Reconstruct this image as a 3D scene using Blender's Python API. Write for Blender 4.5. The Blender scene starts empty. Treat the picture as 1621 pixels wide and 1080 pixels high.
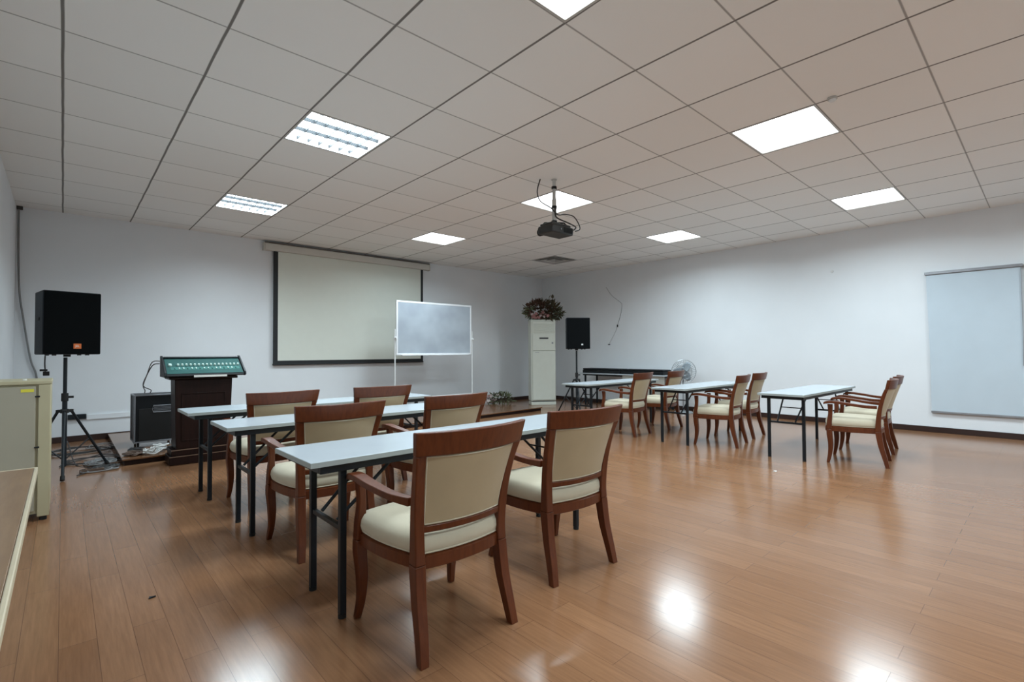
import bpy, bmesh, math, random
from mathutils import Vector, Matrix, noise
random.seed(7)
PI = math.pi
scene = bpy.context.scene
COL = scene.collection
U = 0.76                       # ceiling module
CAMH = 1.2426
CEIL = 3.265
FWY, RWX, LWX, BWY = 9.44, 9.74, -0.49, -3.2
TX, TY = U, 0.9367 * U
def gx(i): return (i - 0.0321) * U
def gy(j): return j * TY + 2.599 * U

# ------------------------------------------------------------------ materials
MATS = {}
def mat(name, color, rough=0.5, metal=0.0, coat=0.0, bump=0.0, bscale=60.0, vary=0.0, vscale=8.0, emit=None, estr=0.0, spec=0.5, trans=0.0, sheen=0.0):
    m = bpy.data.materials.new(name); m.use_nodes = True
    nt = m.node_tree; b = nt.nodes['Principled BSDF']
    b.inputs['Base Color'].default_value = (*color, 1)
    b.inputs['Roughness'].default_value = rough
    b.inputs['Metallic'].default_value = metal
    b.inputs['Coat Weight'].default_value = coat
    b.inputs['Coat Roughness'].default_value = 0.15
    b.inputs['Specular IOR Level'].default_value = spec
    b.inputs['Sheen Weight'].default_value = sheen
    b.inputs['Transmission Weight'].default_value = trans
    tc = nt.nodes.new('ShaderNodeTexCoord')
    if bump or vary:
        n = nt.nodes.new('ShaderNodeTexNoise'); n.inputs['Scale'].default_value = bscale
        n.inputs['Detail'].default_value = 4
        nt.links.new(tc.outputs['Object'], n.inputs['Vector'])
    if bump:
        bp = nt.nodes.new('ShaderNodeBump'); bp.inputs['Strength'].default_value = bump
        bp.inputs['Distance'].default_value = 0.004
        nt.links.new(n.outputs['Fac'], bp.inputs['Height']); nt.links.new(bp.outputs['Normal'], b.inputs['Normal'])
    if vary:
        n2 = nt.nodes.new('ShaderNodeTexNoise'); n2.inputs['Scale'].default_value = vscale
        n2.inputs['Detail'].default_value = 5
        nt.links.new(tc.outputs['Object'], n2.inputs['Vector'])
        r = nt.nodes.new('ShaderNodeValToRGB')
        r.color_ramp.elements[0].position = 0.3; r.color_ramp.elements[1].position = 0.7
        r.color_ramp.elements[0].color = (*[c * (1 - vary) for c in color], 1)
        r.color_ramp.elements[1].color = (*[min(1, c * (1 + vary)) for c in color], 1)
        nt.links.new(n2.outputs['Fac'], r.inputs['Fac']); nt.links.new(r.outputs['Color'], b.inputs['Base Color'])
    if emit:
        b.inputs['Emission Color'].default_value = (*emit, 1); b.inputs['Emission Strength'].default_value = estr
    MATS[name] = m
    return m

def wood_mat(name, c1, c2, rough=0.35, scale=(3, 3, 30), coat=0.3, spec=0.5):
    m = bpy.data.materials.new(name); m.use_nodes = True
    nt = m.node_tree; b = nt.nodes['Principled BSDF']
    tc = nt.nodes.new('ShaderNodeTexCoord'); mp = nt.nodes.new('ShaderNodeMapping')
    mp.inputs['Scale'].default_value = scale
    n = nt.nodes.new('ShaderNodeTexNoise'); n.inputs['Scale'].default_value = 2.5; n.inputs['Detail'].default_value = 8
    n.inputs['Roughness'].default_value = 0.6
    r = nt.nodes.new('ShaderNodeValToRGB')
    r.color_ramp.elements[0].position = 0.3; r.color_ramp.elements[1].position = 0.7
    r.color_ramp.elements[0].color = (*c1, 1); r.color_ramp.elements[1].color = (*c2, 1)
    nt.links.new(tc.outputs['Object'], mp.inputs['Vector']); nt.links.new(mp.outputs['Vector'], n.inputs['Vector'])
    nt.links.new(n.outputs['Fac'], r.inputs['Fac']); nt.links.new(r.outputs['Color'], b.inputs['Base Color'])
    b.inputs['Roughness'].default_value = rough; b.inputs['Coat Weight'].default_value = coat; b.inputs['Specular IOR Level'].default_value = spec
    b.inputs['Coat Roughness'].default_value = 0.2
    return m

M_chair = wood_mat('mahogany_wood', (0.085, 0.020, 0.006), (0.135, 0.034, 0.010), 0.34, (22, 22, 2.5), 0.05, 0.32)
M_lect = wood_mat('dark_lectern_wood', (0.008, 0.003, 0.002), (0.018, 0.006, 0.004), 0.45, (20, 20, 2), 0.0, 0.18)
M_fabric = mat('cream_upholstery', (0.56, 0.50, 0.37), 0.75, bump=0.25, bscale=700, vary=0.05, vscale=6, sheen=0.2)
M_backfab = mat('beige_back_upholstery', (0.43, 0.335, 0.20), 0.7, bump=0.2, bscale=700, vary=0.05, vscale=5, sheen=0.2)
M_lam = mat('white_laminate', (0.47, 0.52, 0.56), 0.25, vary=0.02, vscale=4)
M_lamedge = mat('grey_edge_band', (0.33, 0.36, 0.35), 0.4, vary=0.03)
M_black = mat('black_steel', (0.006, 0.010, 0.014), 0.42, spec=0.35, vary=0.1)
M_rubber = mat('black_rubber', (0.01, 0.01, 0.01), 0.8, bump=0.1)
M_spk = mat('black_speaker_carpet', (0.004, 0.005, 0.006), 0.8, bump=0.5, bscale=400)
M_grille = mat('black_grille', (0.0022, 0.0032, 0.004), 0.85, bump=0.6, bscale=900, spec=0.12)
M_spkside = mat('dark_grey_cabinet_vinyl', (0.022, 0.025, 0.031), 0.7, bump=0.4, bscale=300, spec=0.25)
M_orange = mat('orange_badge', (0.75, 0.17, 0.03), 0.5, vary=0.05)
M_white = mat('white_plastic', (0.72, 0.74, 0.74), 0.4, vary=0.02)
M_letter = mat('white_print', (0.8, 0.8, 0.75), 0.5, vary=0.02)
M_ac = mat('ivory_appliance_panel', (0.60, 0.62, 0.55), 0.38, vary=0.02)
M_acdark = mat('dark_display', (0.02, 0.02, 0.025), 0.3, vary=0.05)
M_beige = mat('beige_painted_steel', (0.47, 0.42, 0.27), 0.45, vary=0.03, vscale=3)
M_beigepanel = mat('grey_beige_door_steel', (0.37, 0.34, 0.26), 0.5, vary=0.03, vscale=3)
M_yellow = mat('yellow_sticker', (0.75, 0.68, 0.06), 0.5, vary=0.04)
M_desk = wood_mat('desk_laminate', (0.20, 0.115, 0.06), (0.27, 0.165, 0.09), 0.35, (20, 2, 2), 0.1)
M_deskedge = mat('cream_edge_band', (0.55, 0.47, 0.33), 0.45, vary=0.04)
M_screen = mat('matte_screen_fabric', (0.70, 0.73, 0.66), 0.85, vary=0.01)
M_screenblk = mat('screen_black_border', (0.012, 0.014, 0.016), 0.7, vary=0.05)
M_house = mat('screen_housing_paint', (0.60, 0.58, 0.53), 0.45, vary=0.02)
M_housetop = mat('dark_bronze_edge', (0.10, 0.085, 0.07), 0.5, vary=0.05)
M_wbframe = mat('aluminium_frame', (0.78, 0.80, 0.82), 0.4, metal=0.2, vary=0.03)
M_blackgloss = mat('black_case', (0.006, 0.008, 0.010), 0.5, vary=0.1, spec=0.3)
M_silver = mat('silver_edge_trim', (0.22, 0.23, 0.25), 0.4, metal=0.5, vary=0.05)
M_green = mat('teal_console_panel', (0.030, 0.105, 0.097), 0.7, spec=0.15, vary=0.1, vscale=12)
M_greenl = mat('light_teal_strip', (0.06, 0.19, 0.17), 0.7, spec=0.15, vary=0.08, vscale=20)
M_knob = mat('pale_knob', (0.60, 0.78, 0.72), 0.6, spec=0.2, vary=0.03)
M_cable = mat('dark_cable', (0.035, 0.035, 0.035), 0.6, vary=0.1)
M_cablegrey = mat('grey_cable', (0.20, 0.20, 0.20), 0.6, vary=0.1)
M_cablewhite = mat('white_cable', (0.7, 0.7, 0.68), 0.5, vary=0.03)
M_cablebrown = mat('brown_cable', (0.10, 0.06, 0.04), 0.6, vary=0.1)
M_base = mat('dark_baseboard', (0.028, 0.012, 0.009), 0.4, vary=0.1)
M_wicker = mat('dark_wicker', (0.09, 0.045, 0.022), 0.8, bump=0.8, bscale=120, vary=0.3, vscale=40)
M_leafd = mat('dry_dark_leaf', (0.055, 0.042, 0.018), 0.7, vary=0.4, vscale=20)
M_leafb = mat('dry_brown_leaf', (0.075, 0.034, 0.018), 0.7, vary=0.4, vscale=20)
M_leafg = mat('dusty_green_leaf', (0.11, 0.13, 0.07), 0.7, vary=0.3, vscale=20)
M_pink = mat('dusty_pink_petal', (0.40, 0.20, 0.19), 0.7, vary=0.15, vscale=20)
M_petal = mat('pale_petal', (0.60, 0.52, 0.50), 0.7, vary=0.1, vscale=20)
M_fan = mat('grey_wire', (0.33, 0.36, 0.38), 0.35, metal=0.6, vary=0.05)
M_fanb = mat('grey_fan_blade', (0.22, 0.27, 0.31), 0.4, vary=0.05)
M_tee = mat('ceiling_frame_paint', (0.50, 0.50, 0.48), 0.5, vary=0.03)
M_ventdark = mat('vent_dark_grey', (0.33, 0.33, 0.32), 0.6, vary=0.05)  # darker grey of alternate louvre rings and the vent backing
M_grey = mat('grey_panel', (0.42, 0.42, 0.38), 0.5, vary=0.03)
M_proj = mat('projector_black', (0.02, 0.019, 0.018), 0.45, vary=0.1)
M_lens = mat('projector_lens_glass', (0.03, 0.03, 0.05), 0.05, vary=0.05)
M_pole = mat('pole_paint', (0.55, 0.55, 0.53), 0.4, metal=0.2, vary=0.03)
M_trimline = mat('pale_moulding', (0.16, 0.10, 0.07), 0.3, vary=0.1)
M_blind = mat('pale_blue_blind_fabric', (0.52, 0.60, 0.66), 0.75, bump=0.15, bscale=500, vary=0.02, vscale=3)
M_rail = mat('blind_rail_aluminium', (0.30, 0.31, 0.33), 0.4, metal=0.5, vary=0.05)
M_steelin = mat('recess_steel', (0.6, 0.6, 0.6), 0.5, vary=0.02)
M_louvre = mat('louvre_grey', (0.016, 0.018, 0.02), 0.6, vary=0.02, spec=0.1)
M_stain = mat('paper', (0.8, 0.8, 0.78), 0.7, vary=0.03)

# diffuser: gives off the light seen in the tray
M_diff = mat('lit_diffuser', (0.9, 0.9, 0.9), 0.5, emit=(0.93, 0.98, 1.0), estr=6.0, vary=0.01)

# whiteboard: writable sheet with faint wiped smudges
def whiteboard_mat():
    m = bpy.data.materials.new('wiped_whiteboard'); m.use_nodes = True
    nt = m.node_tree; b = nt.nodes['Principled BSDF']; b.inputs['Roughness'].default_value = 0.25
    tc = nt.nodes.new('ShaderNodeTexCoord')
    n = nt.nodes.new('ShaderNodeTexNoise'); n.inputs['Scale'].default_value = 2.2; n.inputs['Detail'].default_value = 2
    r = nt.nodes.new('ShaderNodeValToRGB'); r.color_ramp.elements[0].position = 0.35; r.color_ramp.elements[1].position = 0.62
    r.color_ramp.elements[0].color = (0.33, 0.37, 0.42, 1); r.color_ramp.elements[1].color = (0.40, 0.45, 0.50, 1)
    nt.links.new(tc.outputs['Object'], n.inputs['Vector']); nt.links.new(n.outputs['Fac'], r.inputs['Fac'])
    nt.links.new(r.outputs['Color'], b.inputs['Base Color'])
    return m
M_wb = whiteboard_mat()

def wall_mat():
    m = bpy.data.materials.new('white_wall_paint'); m.use_nodes = True
    nt = m.node_tree; b = nt.nodes['Principled BSDF']; b.inputs['Roughness'].default_value = 0.8
    tc = nt.nodes.new('ShaderNodeTexCoord')
    n = nt.nodes.new('ShaderNodeTexNoise'); n.inputs['Scale'].default_value = 1.5; n.inputs['Detail'].default_value = 6
    r = nt.nodes.new('ShaderNodeValToRGB'); r.color_ramp.elements[0].position = 0.3; r.color_ramp.elements[1].position = 0.75
    r.color_ramp.elements[0].color = (0.735, 0.765, 0.79, 1); r.color_ramp.elements[1].color = (0.775, 0.805, 0.83, 1)
    n2 = nt.nodes.new('ShaderNodeTexNoise'); n2.inputs['Scale'].default_value = 90
    bp = nt.nodes.new('ShaderNodeBump'); bp.inputs['Strength'].default_value = 0.08; bp.inputs['Distance'].default_value = 0.003
    for x in (n, n2): nt.links.new(tc.outputs['Object'], x.inputs['Vector'])
    nt.links.new(n.outputs['Fac'], r.inputs['Fac']); nt.links.new(r.outputs['Color'], b.inputs['Base Color'])
    nt.links.new(n2.outputs['Fac'], bp.inputs['Height']); nt.links.new(bp.outputs['Normal'], b.inputs['Normal'])
    return m
M_wall = wall_mat()

def math_node(nt, op, a, b=None, c=None):
    n = nt.nodes.new('ShaderNodeMath'); n.operation = op
    for k, v in enumerate((a, b, c)):
        if v is None: continue
        if isinstance(v, (int, float)): n.inputs[k].default_value = v
        else: nt.links.new(v, n.inputs[k])
    return n.outputs[0]

def ceiling_mat():
    m = bpy.data.materials.new('ceiling_tiles'); m.use_nodes = True
    nt = m.node_tree; b = nt.nodes['Principled BSDF']; b.inputs['Roughness'].default_value = 0.85
    tc = nt.nodes.new('ShaderNodeTexCoord'); s = nt.nodes.new('ShaderNodeSeparateXYZ')
    nt.links.new(tc.outputs['Object'], s.inputs[0])
    # wobble so that the seams are not ruler straight
    nz = nt.nodes.new('ShaderNodeTexNoise'); nz.inputs['Scale'].default_value = 2.5; nz.inputs['Detail'].default_value = 1
    nt.links.new(tc.outputs['Object'], nz.inputs['Vector'])
    wob = math_node(nt, 'MULTIPLY_ADD', nz.outputs['Fac'], 0.008, -0.004)
    xs = math_node(nt, 'ADD', s.outputs['X'], wob)
    u = math_node(nt, 'ADD', math_node(nt, 'DIVIDE', xs, TX), 0.0321 + 50)
    v = math_node(nt, 'ADD', math_node(nt, 'DIVIDE', math_node(nt, 'SUBTRACT', s.outputs['Y'], 2.599 * U), TY), 50)
    du = math_node(nt, 'MULTIPLY', math_node(nt, 'PINGPONG', u, 0.5), TX)   # distance to a seam, metres
    dv = math_node(nt, 'MULTIPLY', math_node(nt, 'PINGPONG', v, 0.5), TY)
    def line(d, w, soft):
        mr = nt.nodes.new('ShaderNodeMapRange'); mr.inputs['From Min'].default_value = w
        mr.inputs['From Max'].default_value = w + soft; mr.inputs['To Min'].default_value = 1; mr.inputs['To Max'].default_value = 0
        nt.links.new(d, mr.inputs['Value']); return mr.outputs['Result']
    lu = line(du, 0.006, 0.005); lv = line(dv, 0.0035, 0.005)
    lv2 = math_node(nt, 'MULTIPLY', lv, 0.62)
    lu2 = math_node(nt, 'MULTIPLY', lu, 0.88)
    seam = math_node(nt, 'MAXIMUM', lu2, lv2)
    # every tile slightly its own shade
    fl = nt.nodes.new('ShaderNodeCombineXYZ')
    nt.links.new(math_node(nt, 'FLOOR', u), fl.inputs[0]); nt.links.new(math_node(nt, 'FLOOR', v), fl.inputs[1])
    wn = nt.nodes.new('ShaderNodeTexWhiteNoise'); nt.links.new(fl.outputs[0], wn.inputs['Vector'])
    r = nt.nodes.new('ShaderNodeValToRGB')
    r.color_ramp.elements[0].color = (0.84, 0.84, 0.82, 1); r.color_ramp.elements[1].color = (0.88, 0.88, 0.86, 1)
    nt.links.new(wn.outputs['Value'], r.inputs['Fac'])
    mx = nt.nodes.new('ShaderNodeMix'); mx.data_type = 'RGBA'
    nt.links.new(seam, mx.inputs['Factor']); nt.links.new(r.outputs['Color'], mx.inputs['A'])
    mx.inputs['B'].default_value = (0.09, 0.08, 0.07, 1)
    nt.links.new(mx.outputs['Result'], b.inputs['Base Color'])
    bp = nt.nodes.new('ShaderNodeBump'); bp.inputs['Strength'].default_value = 0.5; bp.inputs['Distance'].default_value = 0.004
    nt.links.new(math_node(nt, 'SUBTRACT', 1.0, seam), bp.inputs['Height']); nt.links.new(bp.outputs['Normal'], b.inputs['Normal'])
    return m
M_ceil = ceiling_mat()

def floor_mat(name, dark=1.0):
    m = bpy.data.materials.new(name); m.use_nodes = True
    nt = m.node_tree; b = nt.nodes['Principled BSDF']
    tc = nt.nodes.new('ShaderNodeTexCoord')
    mp = nt.nodes.new('ShaderNodeMapping'); mp.inputs['Rotation'].default_value = (0, 0, PI / 2)
    nt.links.new(tc.outputs['Object'], mp.inputs['Vector'])
    def brick(c1, c2, mortar, msize):
        br = nt.nodes.new('ShaderNodeTexBrick')
        br.inputs['Color1'].default_value = c1; br.inputs['Color2'].default_value = c2; br.inputs['Mortar'].default_value = mortar
        br.inputs['Scale'].default_value = 1; br.inputs['Mortar Size'].default_value = msize; br.inputs['Mortar Smooth'].default_value = 0.3
        br.inputs['Brick Width'].default_value = 1.2; br.inputs['Row Height'].default_value = 0.125
        br.offset = 0.37; br.offset_frequency = 2
        nt.links.new(mp.outputs['Vector'], br.inputs['Vector']); return br
    k = dark
    br = brick((0.245 * k, 0.118 * k, 0.058 * k, 1), (0.285 * k, 0.142 * k, 0.072 * k, 1), (0.15 * k, 0.068 * k, 0.033 * k, 1), 0.0014)
    mp2 = nt.nodes.new('ShaderNodeMapping'); mp2.inputs['Scale'].default_value = (30, 1.6, 1)
    nt.links.new(tc.outputs['Object'], mp2.inputs['Vector'])
    n = nt.nodes.new('ShaderNodeTexNoise'); n.inputs['Scale'].default_value = 2.0; n.inputs['Detail'].default_value = 8; n.inputs['Roughness'].default_value = 0.65
    nt.links.new(mp2.outputs['Vector'], n.inputs['Vector'])
    r = nt.nodes.new('ShaderNodeValToRGB'); r.color_ramp.elements[0].position = 0.3; r.color_ramp.elements[1].position = 0.7
    r.color_ramp.elements[0].color = (0.80, 0.78, 0.76, 1); r.color_ramp.elements[1].color = (1.08, 1.08, 1.08, 1)
    nt.links.new(n.outputs['Fac'], r.inputs['Fac'])
    mx = nt.nodes.new('ShaderNodeMix'); mx.data_type = 'RGBA'; mx.blend_type = 'MULTIPLY'; mx.inputs['Factor'].default_value = 1
    nt.links.new(br.outputs['Color'], mx.inputs['A']); nt.links.new(r.outputs['Color'], mx.inputs['B'])
    nt.links.new(mx.outputs['Result'], b.inputs['Base Color'])
    n3 = nt.nodes.new('ShaderNodeTexNoise'); n3.inputs['Scale'].default_value = 1.3; n3.inputs['Detail'].default_value = 3
    nt.links.new(tc.outputs['Object'], n3.inputs['Vector'])
    mr = nt.nodes.new('ShaderNodeMapRange'); mr.inputs['To Min'].default_value = 0.15; mr.inputs['To Max'].default_value = 0.22
    nt.links.new(n3.outputs['Fac'], mr.inputs['Value']); nt.links.new(mr.outputs['Result'], b.inputs['Roughness'])
    b.inputs['Specular IOR Level'].default_value = 0.5
    bp = nt.nodes.new('ShaderNodeBump'); bp.inputs['Strength'].default_value = 0.25; bp.inputs['Distance'].default_value = 0.001
    nt.links.new(math_node(nt, 'SUBTRACT', 1.0, br.outputs['Fac']), bp.inputs['Height']); nt.links.new(bp.outputs['Normal'], b.inputs['Normal'])
    return m
M_floor = floor_mat('laminate_floor')
M_stage = floor_mat('stage_laminate', 0.72)

# ------------------------------------------------------------------ mesh helpers
def BM(): return bmesh.new()
def box(bm, c, s, rz=0.0, rx=0.0, ry=0.0):
    M = Matrix.Translation(c) @ Matrix.Rotation(rz, 4, 'Z') @ Matrix.Rotation(ry, 4, 'Y') @ Matrix.Rotation(rx, 4, 'X') @ Matrix.Diagonal((s[0], s[1], s[2], 1))
    bmesh.ops.create_cube(bm, size=1, matrix=M); return bm
def b2(bm, a, b):   # box from corner a to corner b
    return box(bm, [(a[i] + b[i]) / 2 for i in range(3)], [abs(a[i] - b[i]) for i in range(3)])
def loft(bm, rings, cap=True, closed=True):
    vs = [[bm.verts.new(p) for p in r] for r in rings]
    n = len(vs[0])
    for a, b in zip(vs, vs[1:]):
        for k in range(n if closed else n - 1):
            bm.faces.new((a[k], a[(k + 1) % n], b[(k + 1) % n], b[k]))
    if cap and closed:
        bm.faces.new(list(reversed(vs[0]))); bm.faces.new(vs[-1])
    return bm
def smooth_path(pts, sub=6):
    P = [Vector(p) for p in pts]
    if len(P) < 3: return P
    out = []
    for i in range(len(P) - 1):
        p0 = P[max(i - 1, 0)]; p1 = P[i]; p2 = P[i + 1]; p3 = P[min(i + 2, len(P) - 1)]
        for k in range(sub):
            t = k / sub
            out.append(0.5 * ((2 * p1) + (-p0 + p2) * t + (2 * p0 - 5 * p1 + 4 * p2 - p3) * t * t + (-p0 + 3 * p1 - 3 * p2 + p3) * t ** 3))
    out.append(P[-1]); return out
def tube(bm, pts, r, n=10, smooth=0, r2=None):
    P = smooth_path(pts, smooth) if smooth else [Vector(p) for p in pts]
    rings = []; up = Vector((0, 0, 1))
    prev = None
    for i, p in enumerate(P):
        t = (P[min(i + 1, len(P) - 1)] - P[max(i - 1, 0)]).normalized()
        if prev is None:
            a = t.cross(up)
            if a.length < 1e-3: a = t.cross(Vector((1, 0, 0)))
            a.normalize()
        else:
            a = (prev - t * prev.dot(t))
            if a.length < 1e-5: a = t.orthogonal()
            a.normalize()
        prev = a; b = t.cross(a)
        rr = r if r2 is None else r + (r2 - r) * i / (len(P) - 1)
        rings.append([p + a * math.cos(2 * PI * k / n) * rr + b * math.sin(2 * PI * k / n) * rr for k in range(n)])
    return loft(bm, rings)
def cyl(bm, c, r, h, axis='Z', n=24, r2=None):
    M = Matrix.Translation(c)
    if axis == 'X': M = M @ Matrix.Rotation(PI / 2, 4, 'Y')
    if axis == 'Y': M = M @ Matrix.Rotation(-PI / 2, 4, 'X')
    bmesh.ops.create_cone(bm, cap_ends=True, segments=n, radius1=r, radius2=r if r2 is None else r2, depth=h, matrix=M); return bm
def sweep(bm, stations, smooth=5):
    """stations: (centre xyz, half width x, half depth y) of horizontal rectangles following a leg."""
    C = smooth_path([s[0] for s in stations], smooth); n = len(C)
    rings = []
    for i, c in enumerate(C):
        f = i / (n - 1) * (len(stations) - 1); a = min(int(f), len(stations) - 2); t = f - a
        w = stations[a][1] * (1 - t) + stations[a + 1][1] * t; d = stations[a][2] * (1 - t) + stations[a + 1][2] * t
        rings.append([c + Vector((-w, -d, 0)), c + Vector((w, -d, 0)), c + Vector((w, d, 0)), c + Vector((-w, d, 0))])
    return loft(bm, rings)
def obj(name, bm, m, parent=None, bevel=0.0, seg=2, smooth=True, loc=None, sub=0, solid=0.0):
    bmesh.ops.recalc_face_normals(bm, faces=bm.faces)
    me = bpy.data.meshes.new(name); bm.to_mesh(me); bm.free()
    me.materials.append(m)
    if smooth:
        for p in me.polygons: p.use_smooth = True
        me.set_sharp_from_angle(angle=math.radians(38))
    o = bpy.data.objects.new(name, me); COL.objects.link(o)
    if parent: o.parent = parent
    if loc: o.location = loc
    if solid:
        s = o.modifiers.new('solid', 'SOLIDIFY'); s.thickness = solid; s.offset = 0
    if bevel:
        b = o.modifiers.new('bevel', 'BEVEL'); b.width = bevel; b.segments = seg; b.limit_method = 'ANGLE'; b.angle_limit = math.radians(40)
        b.harden_normals = False
    if sub:
        s = o.modifiers.new('sub', 'SUBSURF'); s.levels = sub; s.render_levels = sub
    return o
def thing(name, label, cat, loc=(0, 0, 0), rz=0, group=None):
    o = bpy.data.objects.new(name, None); COL.objects.link(o); o.empty_display_size = 0.1
    o.location = loc; o.rotation_euler = (0, 0, rz)
    return tag(o, label, cat, group)
def tag(o, label, cat, group=None):
    o['label'] = label; o['category'] = cat
    if group: o['group'] = group
    return o
def struct(o): o['kind'] = 'structure'; return o
def dup(root, loc, rz, label, group=None):
    r = root.copy(); COL.objects.link(r); r.location = loc; r.rotation_euler = (0, 0, rz); r['label'] = label
    if group: r['group'] = group
    for ch in list(root.children):
        c = ch.copy(); COL.objects.link(c); c.parent = r
        for g in ch.children:
            d = g.copy(); COL.objects.link(d); d.parent = c
    return r

# ------------------------------------------------------------------ room shell
T = 0.15
fb = BM(); b2(fb, (LWX - T, BWY - T, -0.1), (RWX + T, FWY + T, 0)); struct(obj('floor', fb, M_floor, smooth=False))
w = BM(); b2(w, (LWX - T, FWY, 0), (RWX + T, FWY + T, CEIL + 0.35)); struct(obj('wall_front', w, M_wall, smooth=False))
w = BM(); b2(w, (LWX - T, BWY - T, 0), (RWX + T, BWY, CEIL + 0.35)); struct(obj('wall_back', w, M_wall, smooth=False))
w = BM(); b2(w, (LWX - T, BWY, 0), (LWX, FWY, CEIL + 0.35)); struct(obj('wall_left', w, M_wall, smooth=False))
w = BM(); b2(w, (RWX, BWY, 0), (RWX + T, FWY, CEIL + 0.35)); struct(obj('wall_right', w, M_wall, smooth=False))
for nm, a, b in (('baseboard_front', (LWX, FWY - 0.015, 0), (RWX, FWY, 0.085)), ('baseboard_right', (RWX - 0.015, BWY, 0), (RWX, FWY - 0.015, 0.085)),
                 ('baseboard_left', (LWX, BWY, 0), (LWX + 0.015, FWY - 0.015, 0.085)), ('baseboard_back', (LWX + 0.015, BWY, 0), (RWX - 0.015, BWY + 0.015, 0.085))):
    w = BM(); b2(w, a, b); struct(obj(nm, w, M_base, bevel=0.003))

LIGHTS = [(2, -1), (2, 3), (2, 7), (6, -1), (6, 3), (6, 7), (10, -1), (10, 3), (2, -5), (6, -5), (10, -5)]
VENT = (10, 7)
holes = set(LIGHTS) | {VENT}
xs = [LWX] + [gx(i) for i in range(0, 13) if LWX < gx(i) < RWX] + [RWX]
ys = [BWY] + [gy(j) for j in range(-9, 13) if BWY < gy(j) < FWY] + [FWY]
cb = BM(); cache = {}
def cv(x, y, z):
    k = (round(x, 4), round(y, 4), z)
    if k not in cache: cache[k] = cb.verts.new((x, y, z))
    return cache[k]
def ishole(xa, xb, ya, yb):
    for (i, j) in holes:
        if abs(xa - gx(i)) < 1e-3 and abs(ya - gy(j)) < 1e-3: return True
    return False
TH = 0.02
solid = {}
for a in range(len(xs) - 1):
    for b in range(len(ys) - 1): solid[a, b] = not ishole(xs[a], xs[a + 1], ys[b], ys[b + 1])
for (a, b), s in solid.items():
    if not s: continue
    x0, x1, y0, y1 = xs[a], xs[a + 1], ys[b], ys[b + 1]; z0, z1 = CEIL, CEIL + TH
    cb.faces.new((cv(x0, y0, z0), cv(x0, y1, z0), cv(x1, y1, z0), cv(x1, y0, z0)))
    cb.faces.new((cv(x0, y0, z1), cv(x1, y0, z1), cv(x1, y1, z1), cv(x0, y1, z1)))
    for (da, db, p, q) in ((-1, 0, (x0, y0), (x0, y1)), (1, 0, (x1, y1), (x1, y0)), (0, -1, (x1, y0), (x0, y0)), (0, 1, (x0, y1), (x1, y1))):
        if not solid.get((a + da, b + db), False):
            cb.faces.new((cv(*p, z0), cv(*p, z1), cv(*q, z1), cv(*q, z0)))
struct(obj('ceiling', cb, M_ceil, smooth=False))

# ------------------------------------------------------------------ ceiling lights
LIGHT_POWER = 66
SPREAD = math.radians(163)
def ring(bm, x0, x1, y0, y1, wd, z0, z1):
    b2(bm, (x0, y0, z0), (x1, y0 + wd, z1)); b2(bm, (x0, y1 - wd, z0), (x1, y1, z1))
    b2(bm, (x0, y0 + wd, z0), (x0 + wd, y1 - wd, z1)); b2(bm, (x1 - wd, y0 + wd, z0), (x1, y1 - wd, z1))
def make_light(louvre):
    hx, hy = TX / 2 - 0.003, TY / 2 - 0.003
    t = thing('ceiling_light', '', 'light')
    f = BM(); ring(f, -hx, hx, -hy, hy, 0.018, -0.002, 0.01); obj('frame', f, M_tee, t, bevel=0.001)
    h = BM(); ring(h, -hx, hx, -hy, hy, 0.004, 0.0105, 0.075); b2(h, (-hx, -hy, 0.0755), (hx, hy, 0.08)); obj('housing', h, M_steelin, t, smooth=False)
    d = BM(); b2(d, (-hx + 0.02, -hy + 0.02, 0.052 if louvre else 0.010), (hx - 0.02, hy - 0.02, 0.058 if louvre else 0.016)); obj('diffuser', d, M_diff, t, smooth=False)
    if louvre:
        l = BM()
        for k in range(1, 7): b2(l, (-hx + 0.02 + k * (2 * hx - 0.04) / 7 - 0.002, -hy + 0.02, 0.012), (-hx + 0.02 + k * (2 * hx - 0.04) / 7 + 0.002, hy - 0.02, 0.045))
        for k in range(1, 3): b2(l, (-hx + 0.02, -hy + 0.02 + k * (2 * hy - 0.04) / 3 - 0.003, 0.012), (hx - 0.02, -hy + 0.02 + k * (2 * hy - 0.04) / 3 + 0.003, 0.045))
        obj('louvre', l, M_louvre, t, smooth=False)
    L = bpy.data.lights.new('lamp', 'AREA'); L.shape = 'RECTANGLE'; L.size = TX - 0.07; L.size_y = TY - 0.07
    L.energy = LIGHT_POWER * (1.35 if louvre else 1); L.color = (0.75, 0.915, 1.0); L.spread = SPREAD
    lo = bpy.data.objects.new('lamp', L); COL.objects.link(lo); lo.parent = t; lo.location = (0, 0, 0.049 if louvre else -0.004)
    return t
LL = {(2, -1): 'square ceiling light cut off by the top edge of the picture',
      (2, 3): 'large louvred ceiling light nearest the upper left of the room',
      (2, 7): 'small louvred ceiling light above the left speaker side of the screen',
      (6, -1): 'largest bright ceiling light on the right half of the ceiling',
      (6, 3): 'diamond shaped ceiling light directly behind the projector pole',
      (6, 7): 'bright ceiling light nearest the right end of the projection screen',
      (10, -1): 'ceiling light nearest the window blind and right wall',
      (10, 3): 'bright ceiling light right of the projector, farthest along the right wall'}
pl = make_light(False); lv = make_light(True); used = {False: False, True: False}
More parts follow.
